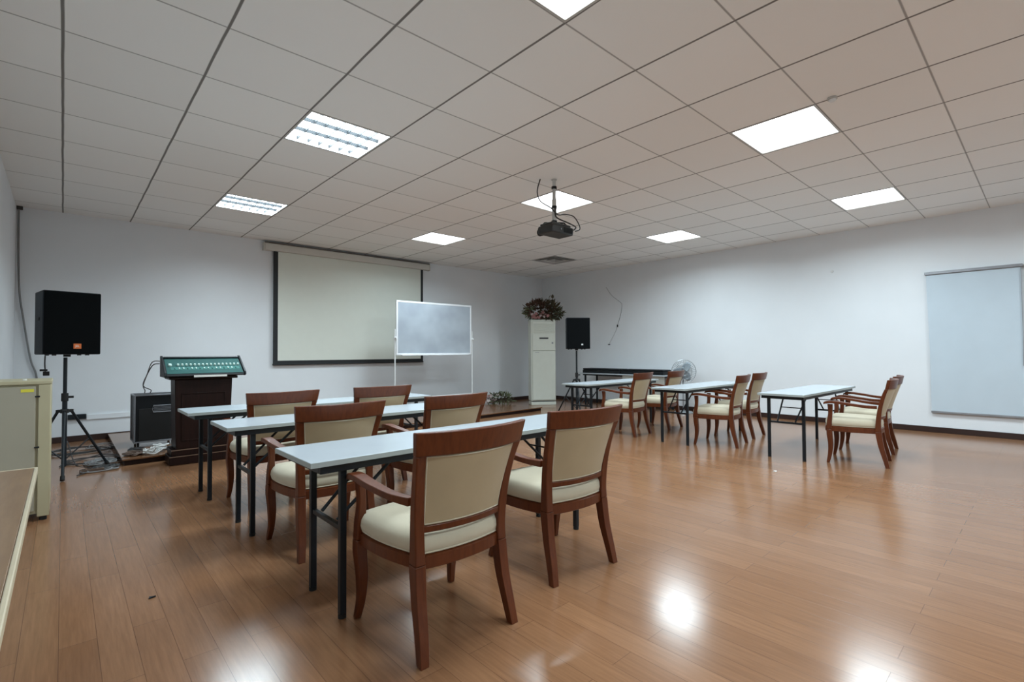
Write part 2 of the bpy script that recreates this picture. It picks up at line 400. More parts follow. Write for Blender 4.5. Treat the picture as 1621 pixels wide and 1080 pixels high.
for (i, j) in LIGHTS:
    k = (i, j) in ((2, 3), (2, 7), (2, -1))
    k = k and (i, j) != (2, -1)
    src = lv if k else pl
    loc = (gx(i) + TX / 2, gy(j) + TY / 2, CEIL)
    lab = LL.get((i, j), 'recessed ceiling light behind the camera, outside the picture')
    if not used[k]: used[k] = True; o = src; o.location = loc; o['label'] = lab
    else: o = dup(src, loc, 0, lab)
    o['group'] = 'recessed ceiling lights'

# vent diffuser
v = thing('ceiling_vent', 'grey square air diffuser with concentric louvres in the far ceiling corner', 'vent', (gx(10) + TX / 2, gy(7) + TY / 2, CEIL))
f = BM(); ring(f, -TX / 2 + .004, TX / 2 - .004, -TY / 2 + .004, TY / 2 - .004, 0.03, -0.006, 0.01); obj('frame', f, M_tee, v, bevel=0.002)
for k in range(3):
    q = 0.06 + k * 0.085
    a, b, c, d = TX / 2 - q, TY / 2 - q, TX / 2 - q - 0.05, TY / 2 - q - 0.05
    s = BM(); loft(s, [[(-a, -b, -0.012), (a, -b, -0.012), (a, b, -0.012), (-a, b, -0.012)], [(-c, -d, 0.03), (c, -d, 0.03), (c, d, 0.03), (-c, d, 0.03)]], cap=False)
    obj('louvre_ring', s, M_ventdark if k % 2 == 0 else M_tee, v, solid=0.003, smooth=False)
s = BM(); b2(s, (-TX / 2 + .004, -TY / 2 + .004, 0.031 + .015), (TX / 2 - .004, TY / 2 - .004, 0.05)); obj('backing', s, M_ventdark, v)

# smoke detector
s = thing('smoke_detector', 'small white round smoke detector on the ceiling beside the large right light', 'detector', (4.52, 1.14, CEIL))
c = BM(); cyl(c, (0, 0, -0.008), 0.035, 0.016); obj('base', c, M_tee, s, bevel=0.003)
c = BM(); cyl(c, (0, 0, -0.025), 0.018, 0.018, r2=0.028); obj('sensor', c, M_white, s, bevel=0.003)

# ------------------------------------------------------------------ low stage along the front wall
st = thing('stage_platform', 'low wood topped stage platform along the front wall', 'platform')
P0, P1 = (0.50, 6.98), (7.55, 7.33)
def front(x): return P0[1] + (P1[1] - P0[1]) * (x - P0[0]) / (P1[0] - P0[0])
yb = FWY - 0.02
def prism(poly, z0, z1):
    b = BM(); loft(b, [[(x, y, z0) for x, y in poly], [(x, y, z1) for x, y in poly]]); return b
obj('riser', prism([(0.52, 7.0), (7.53, 7.35), (7.53, yb), (0.52, yb)], 0.001, 0.055), M_lect, st, smooth=False)
obj('deck', prism([(P0[0], P0[1]), P1, (P1[0], yb), (P0[0], yb)], 0.056, 0.075), M_stage, st, bevel=0.003)
SZ = 0.0755

# ------------------------------------------------------------------ armchair
def arc_strip(z_bot, z_top, hw_bot, hw_top, y_bot, y_top, bulge, th, n=14, ends=1.0):
    """curved board: a rail or a panel, concave toward the sitter"""
    b = BM(); rings = []
    for k in range(n + 1):
        s = -1 + 2 * k / n
        bo = -bulge * (1 - s * s)
        xb, xt = hw_bot * s, hw_top * s
        ya, yt = y_bot + bo, y_top + bo
        rings.append([(xb, ya - th / 2, z_bot), (xb, ya + th / 2, z_bot), (xt, yt + th / 2, z_top), (xt, yt - th / 2, z_top)])
    return loft(b, rings)
def make_chair():
    t = thing('armchair', '', 'chair')
    for s in (-1, 1):
        l = BM(); sweep(l, [((s * .240, -.285, 0.0), .019, .018), ((s * .232, -.262, .10), .021, .022), ((s * .225, -.232, .22), .023, .025), ((s * .221, -.214, .345), .024, .028), ((s * .220, -.212, .372), .024, .028)])
        obj('leg', l, M_chair, t, bevel=0.005)
        l = BM(); sweep(l, [((s * .268, .243, 0.0), .015, .015), ((s * .258, .226, .09), .018, .019), ((s * .258, .216, .20), .023, .024), ((s * .264, .224, .31), .026, .027), ((s * .264, .226, .372), .024, .026)])
        obj('leg', l, M_chair, t, bevel=0.005)
        l = BM(); sweep(l, [((s * .220, -.212, .3725), .024, .028), ((s * .221, -.212, .46), .023, .024), ((s * .229, -.226, .60), .023, .020), ((s * .242, -.258, .74), .022, .018), ((s * .256, -.290, .833), .023, .016)])
        obj('back_post', l, M_chair, t, bevel=0.005)
        l = BM(); sweep(l, [((s * .264, .226, .3725), .024, .026), ((s * .264, .224, .45), .021, .023), ((s * .262, .214, .55), .017, .020), ((s * .270, .214, .648), .018, .025)])
        obj('arm_support', l, M_chair, t, bevel=0.005)
        # arm: swept board, wide scrolled front
        P = smooth_path([(s * .286, .275, .655), (s * .290, .245, .668), (s * .296, .17, .674), (s * .292, .05, .660), (s * .272, -.09, .640), (s * .246, -.205, .634)], 5)
        W = [.020, .029, .030, .027, .021, .016]; H = [.010, .014, .014, .014, .015, .018]
        rings = []
        for i, c in enumerate(P):
            f = i / (len(P) - 1) * 5; a = min(int(f), 4); q = f - a
            wv = W[a] * (1 - q) + W[a + 1] * q; hv = H[a] * (1 - q) + H[a + 1] * q
            rings.append([c + Vector((-wv, 0, -hv)), c + Vector((wv, 0, -hv)), c + Vector((wv, 0, hv)), c + Vector((-wv, 0, hv))])
        b = BM(); loft(b, rings); obj('armrest', b, M_chair, t, bevel=0.007, seg=3)
    obj('crest_rail', arc_strip(.8325, .931, .280, .293, -.290, -.312, .062, .030, 20), M_chair, t, bevel=0.005)
    obj('back_rail', arc_strip(.500, .530, .212, .214, -.214, -.218, .034, .028), M_chair, t, bevel=0.004)
    # upholstered back: puffed toward the sitter, flat behind
    b = BM(); n, mth = 14, 8; grid = []
    for side in (0, 1):
        g = []
        for j in range(mth + 1):
            v_ = j / mth; z = .531 + v_ * .300; hw = .203 + v_ ** 1.4 * .032; y0 = -.219 - .073 * v_ ** 1.2
            row = []
            for k in range(n + 1):
                s_ = -1 + 2 * k / n
                puff = (1 - abs(s_) ** 4) * (1 - abs(2 * v_ - 1) ** 4)
                y = y0 - (.034 + .024 * v_) * (1 - s_ * s_) + (0.012 + .018 * puff if side else -0.009 - .003 * puff)
                row.append(b.verts.new((s_ * hw, y, z)))
            g.append(row)
        grid.append(g)
    A, B = grid
    for j in range(mth):
        for k in range(n):
            b.faces.new((A[j][k], A[j][k + 1], A[j + 1][k + 1], A[j + 1][k])); b.faces.new((B[j][k], B[j + 1][k], B[j + 1][k + 1], B[j][k + 1]))
    for j in range(mth):
        b.faces.new((A[j][0], A[j + 1][0], B[j + 1][0], B[j][0])); b.faces.new((A[j][n], B[j][n], B[j + 1][n], A[j + 1][n]))
    for k in range(n):
        b.faces.new((A[0][k], B[0][k], B[0][k + 1], A[0][k + 1])); b.faces.new((A[mth][k], A[mth][k + 1], B[mth][k + 1], B[mth][k]))
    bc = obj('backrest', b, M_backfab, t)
    # piping along the edge of the rear upholstery
    pts = []
    for k in range(15):
        s_ = -1 + 2 * k / 14; pts.append((s_ * .197, -.219 - .034 * (1 - s_ * s_) - .012, .536))
    for k in range(9):
        v_ = k / 8; pts.append((.199 + v_ ** 1.4 * .031, -.219 - .073 * v_ ** 1.2 - .010, .536 + v_ * .290))
    for k in range(15):
        s_ = 1 - 2 * k / 14; pts.append((s_ * .230, -.290 - .057 * (1 - s_ * s_) - .013, .826))
    for k in range(9):
        v_ = 1 - k / 8; pts.append((-.199 - v_ ** 1.4 * .031, -.219 - .073 * v_ ** 1.2 - .010, .536 + v_ * .290))
    p = BM(); tube(p, pts, 0.0028, 6); obj('piping', p, M_fabric, bc)
    # seat outline
    def outline(k, n=9):
        fx_, rx, fy, ry = .268 * k, .218 * k, .262 * k, -.222 * k
        pts = []
        for i in range(n):                      # rear edge, left to right
            q = -1 + 2 * i / n; pts.append((rx * q, ry - .030 * k * (1 - q * q)))
        for i in range(n):                      # right side, bulging
            q = i / n; pts.append((rx + (fx_ - rx) * q + .028 * k * math.sin(PI * q), ry + (fy - ry) * q))
        for i in range(n):
            q = 1 - 2 * i / n; pts.append((fx_ * q, fy + .028 * k * (1 - q * q)))
        for i in range(n):
            q = 1 - i / n; pts.append((-rx - (fx_ - rx) * q - .028 * k * math.sin(PI * q), ry + (fy - ry) * q))
        return pts
    b = BM(); loft(b, [[(x, y, .348) for x, y in outline(.975)], [(x, y, .352) for x, y in outline(1.0)], [(x, y, .400) for x, y in outline(1.0)], [(x, y, .406) for x, y in outline(.96)]])
    obj('seat_frame', b, M_chair, t)
    b = BM(); prof = [(.95, .4065), (.995, .418), (1.015, .440), (1.0, .466), (.95, .488), (.83, .503), (.57, .512), (.25, .515)]
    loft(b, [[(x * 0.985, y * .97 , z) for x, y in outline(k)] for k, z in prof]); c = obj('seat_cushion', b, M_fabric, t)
    p = BM(); o_ = outline(.962); tube(p, [(x, y, .413) for x, y in o_ + [o_[0]]], .004, 6); obj('piping', p, M_fabric, c)
    return t

chair = make_chair(); first = [True]
def put_chair(x, yrear, deg, label, group):
    # x, yrear: middle of the rear feet on the floor
    a = math.radians(deg); off = Vector((0, .285, 0)); off.rotate(Matrix.Rotation(a, 3, 'Z'))
    loc = (x + off.x, yrear + off.y, 0)
    if first[0]:
        first[0] = False; chair.location = loc; chair.rotation_euler = (0, 0, a); chair['label'] = label; chair['group'] = group; return chair
    return dup(chair, loc, a, label, group)
GA, GB = 'wooden armchairs at the left column of tables', 'wooden armchairs at the right column of tables'
put_chair(1.305, 1.70, 0, 'wooden armchair nearest the camera, its whole beige back and seat in view', GA)
put_chair(2.18, 1.79, -4, 'wooden armchair just right of the nearest one, at the nearest white table', GA)
put_chair(1.30, 3.03, 0, 'left wooden armchair at the middle table of the left column', GA)
put_chair(2.20, 3.05, 2, 'right wooden armchair at the middle table of the left column', GA)
put_chair(1.36, 4.32, 2, 'left wooden armchair at the farthest table of the left column, before the lectern', GA)
put_chair(2.25, 4.30, -2, 'right wooden armchair at the farthest left column table, below the projection screen', GA)
put_chair(6.66, 1.22, 8, 'front one of two overlapping wooden armchairs nearest the window blind', GB)
put_chair(7.56, 1.32, 6, 'wooden armchair half hidden behind the armchair nearest the window blind', GB)
put_chair(6.62, 2.77, 9, 'left wooden armchair at the middle table of the right column', GB)
put_chair(7.46, 2.88, 5, 'wooden armchair touching the left end of the rightmost white table', GB)
put_chair(6.38, 4.12, 6, 'wooden armchair at the right column table nearest the standing air conditioner', GB)
put_chair(7.33, 4.12, 6, 'wooden armchair in front of the wire fan', GB)

# ------------------------------------------------------------------ folding training tables
def make_table(L):
    t = thing('folding_table', '', 'table'); D = .49
    b = BM(); b2(b, (0, 0, .731), (L, D, .756)); top = obj('tabletop', b, M_lam, t, bevel=.002)
    b = BM(); ring(b, -.0015, L + .0015, -.0015, D + .0015, .0012, .7315, .7545); obj('edge_band', b, M_lamedge, top, smooth=False)
    b = BM(); ring(b, .05, L - .05, .022, D - .022, .022, .694, .7305); b2(b, (.085, D / 2 - .012, .702), (L - .085, D / 2 + .012, .7305)); obj('frame', b, M_black, t, bevel=.002)
    for e in (0, 1):
        x = .17 if e == 0 else L - .17; sg = 1 if e == 0 else -1
        for y in (.061, D - .061):
            l = BM(); b2(l, (x - .016, y - .016, .018), (x + .015, y + .015, .7300)); lo = obj('leg', l, M_black, t, bevel=.003)
            l = BM(); cyl(l, (x, y, .0091), .019, .018, n=16); obj('foot_cap', l, M_rubber, lo)
        l = BM(); b2(l, (x - .011, .081, .405), (x + .011, D - .081, .427)); obj('crossbar', l, M_black, t, bevel=.002)
        br = BM()
        for yy, y2 in ((.15, .12), (D - .15, D - .12)):
            tube(br, [(x + sg * .012, yy, .43), (x + sg * .31, y2, .705)], .009, 8)
        tube(br, [(x + sg * .17, .13, .575), (x + sg * .17, D - .13, .575)], .006, 8)
        obj('folding_brace', br, M_black, t)
    return t
tab = make_table(2.03)
GT = 'white folding tables with black legs'
tabs = [((.815, 2.215, 0), 0, 'nearest white folding table, in front of the nearest armchair'),
        ((.800, 3.645, 0), 0, 'middle white folding table of the left column'),
        ((5.99, 1.835, 0), -.4, 'rightmost white folding table with its near end legs fully visible'),
        ((5.94, 3.20, 0), 1.0, 'middle white folding table of the right column'),
        ((5.76, 4.66, 0), 1.0, 'white folding table of the right column nearest the standing air conditioner')]
for k, (loc, r, lab) in enumerate(tabs):
    if k == 0: tab.location = loc; tab.rotation_euler = (0, 0, math.radians(r)); tab['label'] = lab; tab['group'] = GT
    else: dup(tab, loc, math.radians(r), lab, GT)
t3 = make_table(2.36); t3.location = (.765, 4.79, 0); t3['label'] = 'farthest white folding table of the left column, in front of the dark lectern'; t3['group'] = GT

# ------------------------------------------------------------------ loudspeakers on tripods
def text_mesh(name, body, size, m, parent, loc, rot, ext=0.0008):
    c = bpy.data.curves.new(name, 'FONT'); c.body = body; c.size = size; c.align_x = 'CENTER'; c.align_y = 'CENTER'; c.extrude = ext
    o = bpy.data.objects.new(name, c); COL.objects.link(o)
    dg = bpy.context.evaluated_depsgraph_get(); me = bpy.data.meshes.new_from_object(o.evaluated_get(dg))
    COL.objects.unlink(o); bpy.data.objects.remove(o)
    me.materials.clear(); me.materials.append(m)
    n = bpy.data.objects.new(name, me); COL.objects.link(n); n.parent = parent; n.location = loc; n.rotation_euler = rot
    return n
def speaker(loc, rz, W, D, H, label, badge, bx, name='loudspeaker', taper=.05):
    t = thing(name, label, 'speaker', loc, rz)
    b = BM(); tw = W / 2 - taper
    loft(b, [[(-W / 2, -D / 2, 0), (W / 2, -D / 2, 0), (tw, D / 2, 0), (-tw, D / 2, 0)], [(-W / 2, -D / 2, H), (W / 2, -D / 2, H), (tw, D / 2, H), (-tw, D / 2, H)]])
    body = obj('cabinet', b, M_spkside, t, bevel=.012, seg=3)
    b = BM(); box(b, (0, -D / 2 - .008, H / 2), (W - .012, .014, H - .014)); obj('grille', b, M_grille, t, bevel=.006)
    for s in (-1, 1):
        b = BM(); box(b, (s * (W / 2 - taper / 2 + .001), 0.0, H * .56), (.012, .11, .03), rz=s * math.atan2(taper, D)); obj('side_handle', b, M_rubber, t, bevel=.003)
    for sx in (-1, 1):
        for sy in (-1, 1):
            b = BM(); cyl(b, (sx * (W / 2 - .10), sy * (D / 2 - .05), -.005), .018, .0098, n=16); obj('foot', b, M_rubber, t)
    s = badge
    b = BM(); box(b, (bx, -D / 2 - .0175, .085), (s, .004, s * .85)); pl_ = obj('badge', b, M_orange if s > .05 else M_white, t, bevel=.001)
    if s > .05: text_mesh('badge_letters', 'JBL', s * .42, M_letter, pl_, (bx, -D / 2 - .0205, .085), (PI / 2, 0, 0))
    b = BM(); cyl(b, (0, 0, -.012), .03, .023); obj('pole_socket', b, M_rubber, t)
    return t
def tripod(loc, rz, top, label, feet, zc, grip):
    t = thing('speaker_stand', label, 'stand', loc, rz)
    b = BM(); cyl(b, (0, 0, (.06 + .72) / 2 + .05), .021, .72); obj('lower_tube', b, M_black, t)
    b = BM(); cyl(b, (0, 0, (.79 + top) / 2), .0165, top - .79); obj('pole', b, M_black, t)
    b = BM(); cyl(b, (0, 0, .80), .029, .085); k = obj('collar', b, M_rubber, t, bevel=.004)
    b = BM(); cyl(b, (.045, 0, .80), .012, .05, 'X'); obj('clamp_knob', b, M_rubber, k)
    b = BM(); cyl(b, (0, 0, zc), .036, .04, n=20); 
    for fx_, fy_ in feet:
        a = math.atan2(fy_, fx_); box(b, (.045 * math.cos(a), .045 * math.sin(a), zc), (.055, .036, .03), rz=a)
    obj('leg_hub', b, M_rubber, t, bevel=.003)
    for fx_, fy_ in feet:
        a = math.atan2(fy_, fx_); R_ = math.hypot(fx_, fy_); c_, s_ = math.cos(a), math.sin(a)
        b = BM(); tube(b, [(.06 * c_, .06 * s_, zc), (R_ * .97 * c_, R_ * .97 * s_, .03)], .013, 10); l = obj('leg', b, M_black, t)
        b = BM(); tube(b, [(R_ * .94 * c_, R_ * .94 * s_, .05), (R_ * c_, R_ * s_, .012)], .019, 10); obj('rubber_foot', b, M_rubber, l)
        b = BM(); tube(b, [(.022 * c_, .022 * s_, .16), (R_ * .55 * c_, R_ * .55 * s_, zc - (zc - .03) * .5)], .007, 8); obj('brace', b, M_black, t)
    return t
LS = (0.02, 6.95)
tripod((LS[0], LS[1], 0), 0, 1.215, 'black tripod stand holding the left loudspeaker, beside the beige cabinet', [(-.01, -.40), (.37, .20), (-.35, .22)], .655, .8)
speaker((LS[0] + .012, LS[1], 1.245), math.radians(12), .46, .38, .645, 'large black loudspeaker with an orange badge, at the left above the beige cabinet', .062, .035, taper=.012)
RS = (7.37, 6.22)
tripod((RS[0], RS[1], 0), math.radians(-40), 1.27, 'black tripod stand behind the far white table, under the right loudspeaker', [(.0, -.42), (.37, .21), (-.37, .21)], .70, .8)
speaker((RS[0], RS[1], 1.30), math.radians(-38), .46, .36, .60, 'black loudspeaker right of the standing air conditioner', .034, .07)
# plug hanging under the left speaker
b = BM(); tube(b, [(-.135, 6.99, 1.233), (-.137, 6.985, 1.15), (-.132, 6.98, 1.07)], .006, 8, 4)
o = tag(obj('hanging_cable_plug', b, M_cable), 'short dark cable with a plug hanging below the left loudspeaker', 'cable')
b = BM(); cyl(b, (-.125, 6.98, 1.05), .022, .05, 'X', 16); box(b, (-.145, 6.98, 1.085), (.06, .02, .02)); obj('plug', b, M_rubber, o, bevel=.003)

# ------------------------------------------------------------------ lectern and mixing console
LX0, LX1, LY = 0.93, 1.50, 6.62
lt = thing('lectern', 'dark wooden lectern with a stepped base under the green mixing console', 'lectern', ((LX0 + LX1) / 2, LY, 0))
b = BM(); b2(b, (-.33, -.02, .001), (.28, .32, .10)); obj('base', b, M_lect, lt, bevel=.006)
b = BM(); b2(b, (-.31, 0.0, .1005), (.275, .315, .17)); obj('plinth_step', b, M_lect, lt, bevel=.006)
b = BM(); b2(b, (-.335, -.024, .092), (.284, -.0205, .101)); b2(b, (-.315, -.0045, .160), (.279, -.0005, .171)); obj('moulding', b, M_trimline, lt)
b = BM(); loft(b, [[(-.27, .01, .1705), (.265, .01, .1705), (.265, .30, .1705), (-.27, .30, .1705)], [(-.285, .01, .955), (.29, .01, .955), (.29, .30, .955), (-.285, .30, .955)]]); obj('body', b, M_lect, lt, bevel=.006)
b = BM()
ring_ = lambda bm, x0, x1, z0, z1, y: [b2(bm, (x0, y, z0), (x1, y + .008, z0 + .012)), b2(bm, (x0, y, z1 - .012), (x1, y + .008, z1)), b2(bm, (x0, y, z0 + .012), (x0 + .012, y + .008, z1 - .012)), b2(bm, (x1 - .012, y, z0 + .012), (x1, y + .008, z1 - .012))]
ring_(b, -.22, .22, .26, .80, .0015); obj('front_panel_moulding', b, M_lect, lt, bevel=.002)
b = BM(); b2(b, (-.34, -.03, .9555), (.34, .33, .985)); obj('top_board', b, M_lect, lt, bevel=.008)
mx_ = thing('mixing_console', 'green panelled audio mixing console with a row of pale knobs on the lectern', 'mixer', ((LX0 + LX1) / 2 + .01, LY, .9855))
hw = .385
def cheek(x0, x1):
    b = BM(); prof = [(-.06, 0.0), (-.105, .012), (-.095, .050), (.205, .238), (.25, .238), (.25, 0)]
    loft(b, [[(x0, y, z) for y, z in prof], [(x1, y, z) for y, z in prof]]); return b
obj('end_cheek', cheek(-hw - .02, -hw), M_blackgloss, mx_, bevel=.004); obj('end_cheek', cheek(hw, hw + .02), M_blackgloss, mx_, bevel=.004)
b = BM(); prof = [(-.05, .002), (-.092, .012), (-.082, .034), (.205, .214), (.235, .225), (.235, .002)]
loft(b, [[(-hw + .001, y, z) for y, z in prof], [(hw - .001, y, z) for y, z in prof]]); obj('case', b, M_blackgloss, mx_, bevel=.003)
sl = math.atan2(.214 - .034, .205 + .082)
def onp(s, off=0.0):     # point on the sloped panel, s in metres up the slope
    return (-.082 + s * math.cos(sl) - off * math.sin(sl), .034 + s * math.sin(sl) + off * math.cos(sl))
def slab(x0, x1, s0, s1, th, lift=.0008):
    b = BM(); q = [onp(s0, lift), onp(s1, lift), onp(s1, lift + th), onp(s0, lift + th)]
    loft(b, [[(x0, y, z) for y, z in q], [(x1, y, z) for y, z in q]]); return b
pan = obj('control_panel', slab(-hw + .008, hw - .008, .006, .312, .003), M_green, mx_)
obj('fader_strip', slab(-hw + .05, hw - .03, .08, .135, .0012, .0042), M_greenl, pan)
obj('meter_bridge', slab(-hw + .004, hw - .004, .314, .336, .02), M_blackgloss, mx_, bevel=.003)
for k in range(17):
    x = -.30 + k * .0405 if k else -.335
    y, z = onp(.175, .004 + .009)
    b = BM(); cyl(b, (0, 0, 0), .013 if k else .020, .018, n=14, r2=.010 if k else .016); o = obj('knob', b, M_knob, pan, bevel=.001); o.location = (x, y, z); o.rotation_euler = (sl, 0, 0)
for k in range(16):
    x = -.295 + k * .0405; y, z = onp(.105, .009)
    b = BM(); b2(b, (-.006, -.012, -.004), (.006, .012, .004)); o = obj('fader_cap', b, M_knob if k % 3 else M_greenl, pan, bevel=.001); o.location = (x, y, z); o.rotation_euler = (sl, 0, 0)
b = BM(); b2(b, (-.13, -.0975, -.004), (.20, -.0925, .018)); o = obj('label_strip', b, M_letter, mx_)
o.location = (0, -.0025, .0); 
# cables from the console down to the rack
for k, (x, dx, m_) in enumerate(((.80, .00, M_cablegrey), (.84, .02, M_cable))):
    b = BM(); tube(b, [(.811, 6.78 + .05 * k, 1.165 - .03 * k), (x - .05 - .03 * k, 6.90, 1.15 - .03 * k), (x - .07 - .04 * k, 7.15, 1.0), (x - .07 - .04 * k, 7.5, .86), (x - .03 + dx, 7.72, .79), (x - .02 + dx, 7.86, .748)], .0055, 8, 5)
    tag(obj('console_cable', b, m_), ['grey cable hanging left of the mixing console down to the black rack case', 'dark cable hanging behind the left end of the mixing console'][k], 'cable')

# amplifier rack case on the stage
rk = thing('amplifier_rack', 'black rack case with silver edge trim standing left of the lectern', 'rack case', (.66, 7.72, SZ), 0)
RW_, RD_, RH_ = .46, .42, .60
b = BM(); b2(b, (.012, .012, .062), (RW_ - .012, RD_ - .012, RH_ + .05)); obj('case', b, M_blackgloss, rk, bevel=.004)
b = BM()
for x in (0, RW_ - .018):
    for y in (0, RD_ - .018): b2(b, (x, y, .055), (x + .018, y + .018, RH_ + .055))
for z in (.055, RH_ + .040):
    for y in (0, RD_ - .018): b2(b, (.018, y, z), (RW_ - .018, y + .018, z + .016))
    for x in (0, RW_ - .018): b2(b, (x, .018, z), (x + .018, RD_ - .018, z + .016))
obj('edge_trim', b, M_silver, rk, bevel=.003)
b = BM(); b2(b, (.05, .004, .07), (RW_ - .03, .0115, RH_ - .12)); obj('front_panel', b, M_rubber, rk, bevel=.002)
b = BM()
for k in range(5): b2(b, (.20 + (k % 2) * .006, .001, .435 + k * .017), (.40 - (k % 2) * .006, .0105, .444 + k * .017))
tube(b, [(.20, .004, .43), (.19, .004, .47), (.20, .004, .515), (.40, .004, .515), (.41, .004, .47), (.40, .004, .43), (.20, .004, .43)], .004, 6)
obj('vent_grille', b, M_silver, rk)
for x in (.05, RW_ - .05):
    for y in (.05, RD_ - .05):
        b = BM(); cyl(b, (x, y, .026), .025, .022, 'X', 16); box(b, (x, y, .054), (.04, .04, .006)); obj('caster', b, M_rubber, rk)

# ------------------------------------------------------------------ tangled cables on floor
def squiggle(cx, cy, rx, ry, n, seed, z=.012, amp=.5):
    rd = random.Random(seed); pts = []
    a = rd.random() * 6
    for k in range(n):
        a += rd.uniform(.6, 1.6); rr = rd.uniform(1 - amp, 1)
        pts.append((cx + rx * rr * math.cos(a), cy + ry * rr * math.sin(a), z + rd.uniform(0, .02)))
    return pts
cab = [(.28, 7.55, .38, .30, 14, 1, M_cable, .007, 'black', 'spread around the left tripod stand'),
       (.40, 7.25, .22, .12, 12, 2, M_cablebrown, .006, 'brown', 'beside the right foot of the left tripod stand'),
       (.60, 7.02, .22, .05, 10, 3, M_cablegrey, .006, 'grey', 'along the left end of the stage'),
       (.15, 8.4, .38, .3, 14, 4, M_cable, .008, 'thick black', 'by the wall behind the left tripod stand'),
       (.38, 8.6, .2, .3, 12, 5, M_cablegrey, .006, 'grey', 'by the wall left of the rack case')]
for cx, cy, rx, ry, n, sd, m_, r_, cn, where in cab:
    if cx > .5: cx, rx = .30, .17; cy = 6.85
    b = BM(); tube(b, squiggle(cx, cy, rx, ry, n, sd, r_ + .001), r_, 8, 5)
    tag(obj('floor_cable', b, m_), '%s looped cable lying %s' % (cn, where), 'cable')
b = BM()
for q_ in range(4): tube(b, [(x, y, z + .02 * q_ * abs(math.sin(x * 60 + q_))) for x, y, z in squiggle((.79, .86, .90, .76)[q_], (7.17, 7.26, 7.40, 7.09)[q_], .10, .09, 20, 11 + q_, SZ + .008, .75)], .007, 8, 5)
tag(obj('white_cable_bundle', b, M_cablewhite), 'tangled bundle of white cable on the floor in front of the rack case', 'cable')
b = BM(); tube(b, squiggle(.66, 7.50, .10, .12, 22, 14, SZ + .01, .6), .007, 8, 5)
tag(obj('dark_cable_bundle', b, M_cable), 'dark cable coil beside the white cable bundle', 'cable')
b = BM(); tube(b, [(.02, 8.6, .012), (.05, 8.0, .2), (.12, 7.4, .012), (.26, 7.0, .010), (.12, 6.72, .010)], .006, 8, 6)
tag(obj('floor_cable', b, M_cable), 'thin black cable running from the wall past the left tripod stand', 'cable')
for k, (cx, cy, rx, ry, m_, lab) in enumerate(((.62, 7.22, .10, .14, M_cablebrown, 'brown cable tangle on the left end of the stage before the rack case'),
        (1.02, 7.32, .07, .16, M_cable, 'black cable tangle on the stage beside the left side of the lectern'),
        (.33, 7.35, .15, .25, M_cablegrey, 'grey cable tangle on the floor between the tripod stand and the stage'),
        (.36, 6.98, .12, .10, M_cable, 'black cable tangle on the floor at the foot of the tripod stand'))):
    b = BM(); z_ = (SZ if cx > .5 else 0) + .008
    for q_ in range(4): tube(b, squiggle(cx, cy, rx, ry, 24, 40 + k * 3 + q_, z_, .75), .006, 7, 5)
    tag(obj('cable_tangle', b, m_), lab, 'cable')
# power strip near tripod
b = BM(); b2(b, (.14, 6.86, .001), (.34, 6.90, .035)); o = tag(obj('power_strip', b, M_cablebrown, bevel=.005), 'dark brown power strip on the floor at the left end of the cables', 'power strip')
for k in range(4):
    q = BM(); b2(q, (.16 + k * .045, 6.868, .0355), (.19 + k * .045, 6.892, .0375)); obj('socket', q, M_rubber, o)

# conduit and socket box on front wall
cd = thing('wall_conduit', 'pale cable trunking with a dark socket box on the front wall behind the tripod', 'conduit')
b = BM(); b2(b, (.26, FWY - .022, .30), (.80, FWY - .0005, .375)); obj('trunking', b, M_wall, cd, bevel=.004)
b = BM(); b2(b, (.06, FWY - .05, .32), (.26, FWY - .0005, .39)); obj('socket_box', b, M_black, cd, bevel=.006)
# wire hanging in front left corner
b = BM(); tube(b, [(-.465, 9.40, CEIL - .004), (-.462, 9.40, 2.63), (-.445, 9.40, 2.1), (-.41, 9.41, 1.78), (-.33, 9.41, 1.2), (-.26, 9.42, .9), (-.24, 9.42, .2)], .011, 8, 6)
o = tag(obj('corner_cable', b, M_cablegrey), 'thick grey cable hanging down the far left wall corner', 'cable')
b = BM(); box(b, (-.455, 9.405, CEIL - .025), (.06, .05, .046)); obj('ceiling_clip', b, M_cable, o, bevel=.004)

# ------------------------------------------------------------------ beige cabinet and desk at left edge
cb_ = thing('steel_cabinet', 'beige steel cabinet with a yellow sticker at the left edge', 'cabinet', (LWX + .003, 5.14, 0))
CW, CD_, CH = .425, .50, 1.05
b = BM()
b2(b, (0, .02, .05), (CW, CD_, CH - .03)); obj('body', b, M_beige, cb_, bevel=.004)
b = BM(); b2(b, (0, -.004, CH - .0295), (CW + .004, CD_, CH)); obj('top', b, M_beige, cb_, bevel=.006)
b = BM(); b2(b, (.02, -.001, .075), (CW - .085, .0195, CH - .045)); dr = obj('door', b, M_beigepanel, cb_, bevel=.003)
b = BM(); b2(b, (CW - .165, -.0035, CH - .085), (CW - .095, -.0012, CH - .062)); obj('sticker', b, M_yellow, dr)
b = BM(); b2(b, (CW - .070, -.002, .03), (CW - .001, .0195, CH - .031)); obj('corner_post', b, M_beige, cb_, bevel=.005)
for z in (.93, .55):
    b = BM(); box(b, (CW - .075, -.004, z), (.028, .006, .012)); obj('hinge', b, M_rubber, cb_, bevel=.002)
for x in (.03, CW - .035):
    for y in (.03, CD_ - .03):
        b = BM(); cyl(b, (x, y, .0165), .022, .032, n=12); obj('foot', b, M_rubber, cb_)
b = BM(); cyl(b, (.28, .10, CH + .006), .012, .010, n=12); 
tag(obj('push_pin', b, M_letter, loc=(LWX, 5.1, 0.0005)), 'tiny white object on top of the beige steel cabinet', 'pin')
dk = thing('desk', 'brown topped desk with a cream edge at the lower left corner', 'desk', (LWX + .003, 1.0, 0))
b = BM(); b2(b, (0, 0, .725), (.400, 2.0, .75)); tp = obj('desktop', b, M_desk, dk, bevel=.002)
